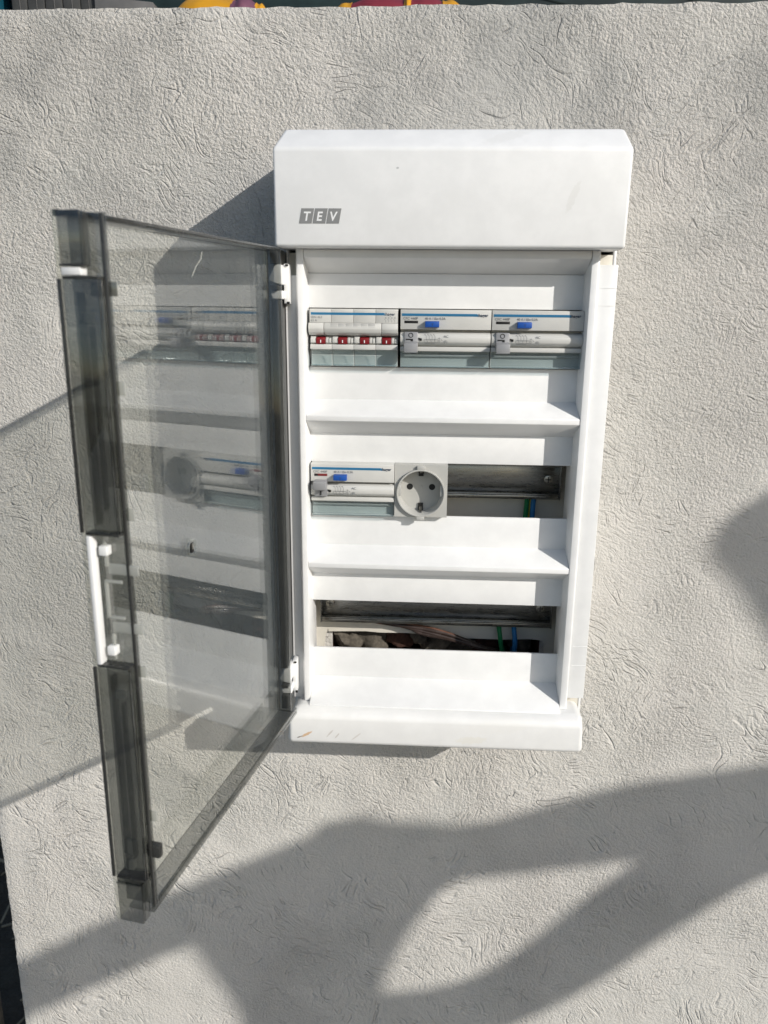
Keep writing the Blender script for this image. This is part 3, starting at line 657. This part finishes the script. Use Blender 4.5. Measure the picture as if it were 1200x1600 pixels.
# snap corners
for cxn, czn in ((sx0, zt2), (sx1, zt2), (sx0, zt2 - .0448), (sx1, zt2 - .0448)):
    i = min(range(n), key=lambda k: (sq[k][0] - cxn) ** 2 + (sq[k][1] - czn) ** 2); sq[i] = (cxn, czn)
ringf = [bm.verts.new(V(x, df, z)) for x, z in sq]; ringb = [bm.verts.new(V(x, 0.030, z)) for x, z in sq]
inn = [bm.verts.new(V(x, df, z)) for x, z in circ(scx, scz, R1, n)]; innb = [bm.verts.new(V(x, df - .012, z)) for x, z in circ(scx, scz, R1, n)]
for i in range(n):
    j = (i + 1) % n
    bm.faces.new((ringf[i], ringf[j], inn[j], inn[i])); bm.faces.new((ringb[i], ringb[j], ringf[j], ringf[i])); bm.faces.new((inn[i], inn[j], innb[j], innb[i]))
build('face_plate', bm, 'socket', so_, 0.0, ang=30)
bm = BM(); prof = [(R1 - .0001, df - .002), (R1 - .0001, df + .0026), (R1 - .0004, df + .0031), (R1 - .0012, df + .0031), (R1 - .0016, df + .0026), (R1 - .0024, df - .0135), (R1 - .0001, df - .0135)]
rings = [[bm.verts.new(V(scx + r * math.cos(2 * math.pi * i / n), d, scz + r * math.sin(2 * math.pi * i / n))) for i in range(n)] for r, d in prof]
for a, b_ in zip(rings, rings[1:] + rings[:1]):
    for i in range(n): bm.faces.new((a[i], a[(i + 1) % n], b_[(i + 1) % n], b_[i]))
build('collar', bm, 'socket', so_, 0.0, ang=40)
bm = BM(); pd(bm, circ(scx, scz, R1 - .0022, 48), df - .0160, df - .0132)
well = build('well_floor', bm, 'socket', so_, 0.0)
for sx_ in (-.0095, .0095):
    bm = BM(); pd(bm, circ(scx + sx_, scz + .0022, 0.0034, 24), df - .0134, df - .01312); build('pin_hole_rim', bm, 'socket', so_, 0)
    bm = BM(); pd(bm, circ(scx + sx_, scz + .0022, 0.0027, 24), df - .0134, df - .01305); build('pin_hole', bm, 'black', so_, 0)
for s in (1, -1):   # earth clips at top and bottom, key ribs at the sides, tabs on the collar
    bm = BM(); bx(bm, scx - .0021, scx + .0021, df - .0134, df - .0118, min(scz + s * .0118, scz + s * .0186), max(scz + s * .0118, scz + s * .0186)); build('clip_slot', bm, 'black', so_, 0)
    bm = BM(); zc = scz + s * .0168
    px(bm, [(df - .0125, scz + s * .0136), (df - .0075, scz + s * .0160), (df - .0040, scz + s * .0184), (df - .0050, scz + s * .0188), (df - .0090, scz + s * .0168), (df - .0132, scz + s * .0146)], scx - .0012, scx + .0012); build('earth_clip', bm, 'screw', so_, 0.0003)
    bm = BM(); bx(bm, scx + s * .0176 - .0013, scx + s * .0176 + .0013, df - .0132, df + .0012, scz - .0028, scz + .0068); build('key_rib', bm, 'socket', so_, 0.0004)
    bm = BM(); bx(bm, scx - .0034, scx + .0034, df - .001, df + .0030, min(scz + s * .0198, scz + s * .0232), max(scz + s * .0198, scz + s * .0232)); build('collar_tab', bm, 'socket', so_, 0.0005)
bm = BM(); pd(bm, circ(scx, scz + .0022, 0.0016, 20), df - .0134, df - .0128); build('centre_stud', bm, 'socket', so_, 0.0002)
bm = BM(); pd(bm, circ(scx + .0098, scz + .0105, 0.0034, 24), df - .0134, df - .0129); build('blank_disc', bm, 'socket', so_, 0.0002)

# ------------------------------------------------------------------ wires and cables
def wire(name, pts, r, mat, label, cat='wire', group=None):
    bm = BM(); tube(bm, spline([V(*p) for p in pts], 8), r, 10); return thing(build(name, bm, mat, None, 0, ang=60), label, cat, group)
wire('green_wire', [(0.0995, 0.013, -0.105), (0.0992, 0.013, -0.122), (0.0990, 0.013, -0.134), (0.0984, 0.013, -0.150), (0.097, 0.013, -0.18), (0.096, 0.012, -0.215)], .0022, 'green', 'green wire leaving the middle row rail next to the blue one')
wire('yellow_wire', [(0.1026, 0.0115, -0.105), (0.1026, 0.0115, -0.122), (0.1024, 0.0115, -0.138), (0.101, 0.0115, -0.17), (0.100, 0.011, -0.215)], .0011, 'yellowgreen', 'thin yellow green wire between the green and blue wires, middle row')
wire('blue_wire', [(0.1058, 0.013, -0.105), (0.1056, 0.013, -0.122), (0.1050, 0.013, -0.136), (0.1048, 0.013, -0.150), (0.104, 0.0125, -0.18), (0.103, 0.012, -0.215)], .0024, 'wblue', 'blue wire leaving the middle row rail')
wire('green_wire', [(0.0785, 0.013, -0.236), (0.0788, 0.013, -0.250), (0.0795, 0.013, -0.258), (0.0815, 0.015, -0.272), (0.0840, 0.010, -0.284), (0.086, 0.0, -0.290), (0.089, -0.015, -0.292)], .0023, 'green', 'green wire in the lowest row above the rubble hole')
wire('blue_wire', [(0.0935, 0.013, -0.236), (0.0935, 0.013, -0.250), (0.0938, 0.013, -0.258), (0.0952, 0.015, -0.272), (0.0956, 0.010, -0.284), (0.0955, 0.0, -0.290), (0.097, -0.015, -0.292)], .0024, 'wblue', 'blue wire in the lowest row above the rubble hole')
cab_labels = ['copper brown cable, leftmost and topmost of the bundle in the lowest row', 'dark cable of the bundle crossing the lowest row']
for i in range(6):
    wire('cable', [(-0.060 - .003 * i, 0.012, -0.2500 + .0006 * i), (-0.035 + .004 * i, 0.013, -0.2565 - .0002 * i), (0.004, 0.0145 + .0012 * (i % 2), -0.2590 - .0012 * i), (0.031, 0.0150, -0.2655 - .0014 * i + .001 * (i % 3)), (0.056 + .002 * i, 0.012, -0.2760 - .0010 * i), (0.074 + .002 * i, 0.002, -0.2860), (0.084, -0.014, -0.2930)],
         .0019 + .0003 * (i % 2), 'copper' if i == 0 else 'cable', cab_labels[0] if i == 0 else cab_labels[1], 'cable', None if i == 0 else 'dark cables in the lowest row')

# ------------------------------------------------------------------ things beyond the top of the wall
MAT['timber'] = flat('weathered_timber', (0.22, 0.17, 0.12), 0.8, 0.3, 30)
MAT['slat'] = flat('dark_grey_slat', (0.06, 0.062, 0.062), 0.6, 0.25, 40); MAT['board_grey'] = flat('grey_board', (0.13, 0.13, 0.13), 0.7, 0.2, 40)
MAT['dark_tarp'] = flat('dark_teal_tarp', (0.012, 0.03, 0.032), 0.5, 0.5, 20); MAT['teal'] = flat('teal_plastic', (0.01, 0.09, 0.14), 0.4, 0.3, 30)
MAT['yellow'] = flat('yellow_fabric', (0.62, 0.30, 0.015), 0.45, 0.15, 30); MAT['maroon'] = flat('maroon_fabric', (0.22, 0.03, 0.045), 0.5, 0.2, 30); MAT['purple'] = flat('purple_fabric', (0.17, 0.07, 0.11), 0.5, 0.2, 30)
shelf_t = empty('timber_rack', 0.0, -0.42, -Z0, 'timber rack standing behind the rendered wall', 'rack')
for xx in (-0.66, 0.62):
    for dd in (-0.22, -0.64):
        bm = BM(); bx(bm, xx - .022, xx + .022, dd - .022, dd + .022, -Z0, 0.298); build('leg', bm, 'timber', shelf_t, 0.002)
for k in range(4):
    bm = BM(); d1 = -0.205 - k * .115; bx(bm, -0.70, 0.66, d1 - .108, d1, 0.300, 0.322); build('plank', bm, 'timber', shelf_t, 0.002)
crate = empty('slatted_crate', -0.44, -0.31, 0.322, 'dark grey slatted crate beyond the top left edge of the wall', 'crate')
xx = -0.4920
for k, wd in enumerate((.0190, .0212, .0212, .0212, .0190)):
    bm = BM(); bx(bm, xx + .0005, xx + wd - .0005, -0.312, -0.30, 0.322, 0.47 - .004 * (k % 2)); build('slat', bm, 'slat', crate, 0.001)
    bm = BM(); bx(bm, xx + wd * .52, xx + wd * .52 + .0009, -0.2999, -0.2992, 0.335, 0.455); build('slat_groove', bm, 'board_grey', crate, 0.0002)
    xx += wd
bm = BM(); bx(bm, -0.490, -0.394, -0.44, -0.3125, 0.3225, 0.44); build('crate_body', bm, 'black', crate, 0.003)
bm = BM(); poly_prism(bm, [V(x, -0.315, z) for x, z in ((-0.3905, .3222), (-0.3215, .3222), (-0.3215, .3775), (-0.3560, .3810), (-0.3905, .386))], [V(x, -0.295, z) for x, z in ((-0.3905, .3222), (-0.3215, .3222), (-0.3215, .3775), (-0.3560, .3810), (-0.3905, .386))])
thing(build('grey_board', bm, 'board_grey', None, 0.001), 'plain grey board with sloping top beside the slatted crate', 'board')
bm = BM(); bmesh.ops.create_cone(bm, cap_ends=True, segments=32, radius1=0.055, radius2=0.065, depth=0.2); bmesh.ops.translate(bm, verts=bm.verts, vec=V(-0.5640, -0.33, 0.3225 + .1))
thing(build('teal_bucket', bm, 'teal', None, 0.003), 'teal bucket at the far top left corner beyond the wall', 'bucket')
def duffel(name, x0, x1, d, r, parts, label):
    t = empty(name, (x0 + x1) / 2, d, 0.322, label, 'bag', 'bags on the rack beyond the wall')
    for (a, b_, mt, bulge) in parts:
        bm = BM(); n = 24; m = 14; xa, xb = x0 + (x1 - x0) * a, x0 + (x1 - x0) * b_; rg = []
        for i in range(m + 1):
            f = i / m; g = (xa + (xb - xa) * f - x0) / (x1 - x0)
            rr = r * bulge * (max(0.0, 1 - abs(2 * g - 1) ** 4) ** .5 * .92 + .08) * (1 - .05 * math.cos(f * 2 * math.pi))
            rg.append([bm.verts.new(V(xa + (xb - xa) * f, d + rr * math.cos(2 * math.pi * k / n) * 1.1, 0.3225 + r * .92 + max(-.92 * r, rr * math.sin(2 * math.pi * k / n)) + .003 * mnoise.noise(Vector((f * 4 + x0 * 9, k * .5, a))))) for k in range(n)])
        for p, q in zip(rg, rg[1:]):
            for k in range(n): bm.faces.new((p[k], p[(k + 1) % n], q[(k + 1) % n], q[k]))
        bm.faces.new(rg[0]); bm.faces.new(list(reversed(rg[-1])))
        build('bag_panel', bm, mt, t, 0, ang=50)
    return t
duffel('duffel_bag', -0.312, -0.188, -0.335, 0.036, ((0, .64, 'yellow', 1.0), (.63, .86, 'purple', .985), (.85, 1, 'yellow', 1.0)), 'yellow bag with purple band beyond the wall top')
duffel('duffel_bag', -0.122, 0.050, -0.335, 0.0355, ((0, .17, 'yellow', 1.0), (.16, .54, 'maroon', .99), (.53, .58, 'yellow', 1.01), (.57, .80, 'maroon', .99), (.79, 1, 'yellow', 1.0)), 'maroon bag with yellow ends beyond the wall top')
bm = BM()   # folded dark tarpaulin heap filling the rest of the rack
n = 40; prof_t = []
va, vb = [], []
for i in range(n + 1):
    x = -0.70 + (0.64 + 0.70) * i / n; h = 0.50 + .03 * mnoise.noise(Vector((x * 7, 0, 0))) + .012 * mnoise.noise(Vector((x * 30, 2, 0)))
    va.append((x, h))
loop = [(-0.70, 0.3222)] + va + [(0.64, 0.3222)]
poly_prism(bm, [V(x, -0.46 + .01 * mnoise.noise(Vector((x * 20, z * 9, 1))), z) for x, z in loop], [V(x, -0.60, z) for x, z in loop])
thing(build('tarpaulin', bm, 'dark_tarp', None, 0.0, ang=50), 'dark green tarpaulin heap behind the bags beyond the wall', 'tarpaulin')

# dry straw lying on the shaded soil left of the wall
MAT['straw'] = flat('dry_straw', (0.30, 0.24, 0.15), 0.7, 0.3, 60)
bm = BM(); rs = random.Random(4)
for k in range(260):
    x = -0.95 + rs.random() * 0.7; d = -0.02 - rs.random() * 0.9; a = rs.random() * math.pi; L_ = .02 + rs.random() * .07; w_ = .0012 + rs.random() * .0022; z = .012 + rs.random() * .012
    c_, s_ = math.cos(a), math.sin(a); tz = (rs.random() - .5) * .02
    p = [Vector((x - c_ * L_ / 2 - s_ * w_, -d - s_ * L_ / 2 + c_ * w_, z)), Vector((x + c_ * L_ / 2 - s_ * w_, -d + s_ * L_ / 2 + c_ * w_, z + tz)), Vector((x + c_ * L_ / 2 + s_ * w_, -d + s_ * L_ / 2 - c_ * w_, z + tz)), Vector((x - c_ * L_ / 2 + s_ * w_, -d - s_ * L_ / 2 - c_ * w_, z))]
    poly_prism(bm, p, [q + Vector((0, 0, .0012)) for q in p])
o = build('straw_litter', bm, 'straw', None, 0, ang=0); o['kind'] = 'stuff'; o['label'] = 'dry straw and twigs on the dark soil left of the wall'; o['category'] = 'straw'

# ------------------------------------------------------------------ person standing behind and right of the camera, posed to cast the soft shadow
MAT['jacket'] = flat('dark_jacket', (0.04, 0.045, 0.06), 0.8, 0.2, 60); MAT['canvas'] = flat('canvas', (0.12, 0.11, 0.08), 0.8, 0.2, 60); MAT['card'] = flat('shadow_tube', (0.35, 0.27, 0.18), 0.8, 0.15, 40)
KX, KZ = 1.2228, 0.7421
def at(X, Z, d): return V(X + KX * d, d, Z + KZ * d)      # a point at depth d on the sun ray that ends on the wall at (X,Z)
def dn(X): return 0.886 + .774 * (.617 - X) / 1.58
def dfar(X): return 1.114 + .774 * (.617 - X) / 1.58
HX, HD = .774, .633                                 # horizontal direction towards the sun (x, d)
sv, se, sr = [], [], []
def sk(p, r, par=None):
    sv.append(p); sr.append(r)
    if par is not None: se.append((par, len(sv) - 1))
    return len(sv) - 1
TX, TD = 1.852, 1.0
pel = sk(V(TX, TD, -.16), (.13, .12)); bel = sk(V(TX, TD, .02), (.12, .12), pel); che = sk(V(TX - .01, TD + .01, .20), (.13, .12), bel); nb = sk(V(TX - .03, TD + .03, .34), (.075, .07), che)
nk = sk(V(TX - .055, TD + .06, .42), (.055, .055), nb)
hd1 = sk(at(.475, -.225, 1.09), (.075, .085), nk); hd2 = sk(at(.40, -.155, 1.09), (.085, .085), hd1); hd3 = sk(at(.405, -.100, 1.085), (.06, .065), hd2); ns = sk(at(.285, -.165, 1.125), (.022, .02), hd2)
for s in (-1, 1):
    hip = sk(V(TX + s * .09 * HX, TD + s * .09 * HD, -.24), (.09, .09), pel); kn = sk(V(TX + s * .10 * HX - .02, TD + s * .10 * HD + .02, -.62), (.062, .062), hip)
    an = sk(V(TX + s * .11 * HX, TD + s * .11 * HD, -.985), (.045, .045), kn); sk(V(TX + s * .11 * HX - .11, TD + s * .11 * HD + .13, -1.026), (.036, .03), an)
def arm(path, dfun, bow):
    par = che
    for i, (X, Z, r) in enumerate(path):
        d = dfun(X) + bow[i]; par = sk(at(X, Z, d), (r, r), par)
    X, Z, r = path[-1]; d = dfun(X) + bow[-1]
    for k in range(4):
        a = sk(at(X - .028, Z - .028 + .022 * k, d + .012), (.010, .010), par); b = sk(at(X - .050, Z - .03 + .021 * k, d - .006), (.009, .009), a); sk(at(X - .048, Z - .032 + .020 * k, d - .034), (.008, .008), b)
    a = sk(at(X - .012, Z + .035, d - .02), (.011, .011), par); sk(at(X - .034, Z + .038, d - .036), (.009, .009), a)
arm([(.60, -.365, .060), (.46, -.420, .046), (.36, -.450, .046), (.20, -.483, .046), (.06, -.524, .032), (-.045, -.535, .042)], dn, [0, .03, .06, .05, .02, 0])
arm([(.60, -.500, .060), (.45, -.455, .050), (.33, -.500, .053), (.228, -.597, .051), (.125, -.708, .046), (.02, -.752, .044), (-.05, -.765, .045)], dfar, [0, -.05, -.08, -.08, -.06, -.05, -.04])
me = bpy.data.meshes.new('skeleton'); me.from_pydata(sv, se, []); me.update()
tmp = bpy.data.objects.new('tmp_person', me); COL.objects.link(tmp)
md = tmp.modifiers.new('skin', 'SKIN'); md.use_smooth_shade = True
for i, v in enumerate(me.skin_vertices[0].data): v.radius = sr[i]; v.use_root = (i == 0)
ms = tmp.modifiers.new('sub', 'SUBSURF'); ms.levels = 2; ms.render_levels = 2
dg = bpy.context.evaluated_depsgraph_get(); pm = bpy.data.meshes.new_from_object(tmp.evaluated_get(dg)); pm.name = 'person'
bpy.data.objects.remove(tmp)
pm.materials.clear()
thing(finish('person', pm, 'jacket', None, 0), 'person in dark jacket standing behind the camera, arms raised, casting the soft shadow', 'person')
for p in pm.polygons: p.use_smooth = True
# unseen bag and tube, added and shaped to fill out the soft shadow
OUT = [(-.535, -.13, .03), (-.56, -.20, .046), (-.585, -.235, .024), (-.62, -.25, .003), (-.645, -.25, -.008), (-.668, -.245, -.018), (-.70, -.228, -.027), (-.72, -.213, -.03), (-.77, -.195, -.03), (-.85, -.185, -.03), (-.90, -.17, -.05)]
bm = BM(); rg = []; n = 20
for k in range(len(OUT)):
    f = k / (len(OUT) - 1); Z, Xa, Xb = OUT[k]; wX = (Xb - Xa) / 2; Xc = (Xa + Xb) / 2; dc = dn(-.095)
    ring = []
    for i in range(n):
        a = 2 * math.pi * i / n
        p0 = at(Xc, Z, dc); s_ = wX / 1.58 * math.cos(a); h_ = (.006 + .03 * math.sin(min(1, f * 1.2) * math.pi / 2)) * math.sin(a)
        ring.append(bm.verts.new(p0 + Vector((-.633 * s_ + HX * h_, -(.774 * s_ + HD * h_), KZ * .774 * s_))))
    rg.append(ring)
for a, b_ in zip(rg, rg[1:]):
    for i in range(n): bm.faces.new((a[i], a[(i + 1) % n], b_[(i + 1) % n], b_[i]))
bm.faces.new(rg[0]); bm.faces.new(list(reversed(rg[-1])))
thing(build('shadow_bag', bm, 'canvas', None, 0, ang=60), 'unseen bag shape added to fill the middle of the soft shadow', 'bag')
bm = BM(); tube(bm, [at(-.035, -.512, dn(-.035) - .02), at(-.30, -.648, dn(-.30) - .02), at(-.62, -.835, dn(-.62) - .02)], .036, 20)
thing(build('shadow_tube', bm, 'card', None, 0.002, ang=50), 'unseen tube shape added to cast the left band of the soft shadow', 'tube')
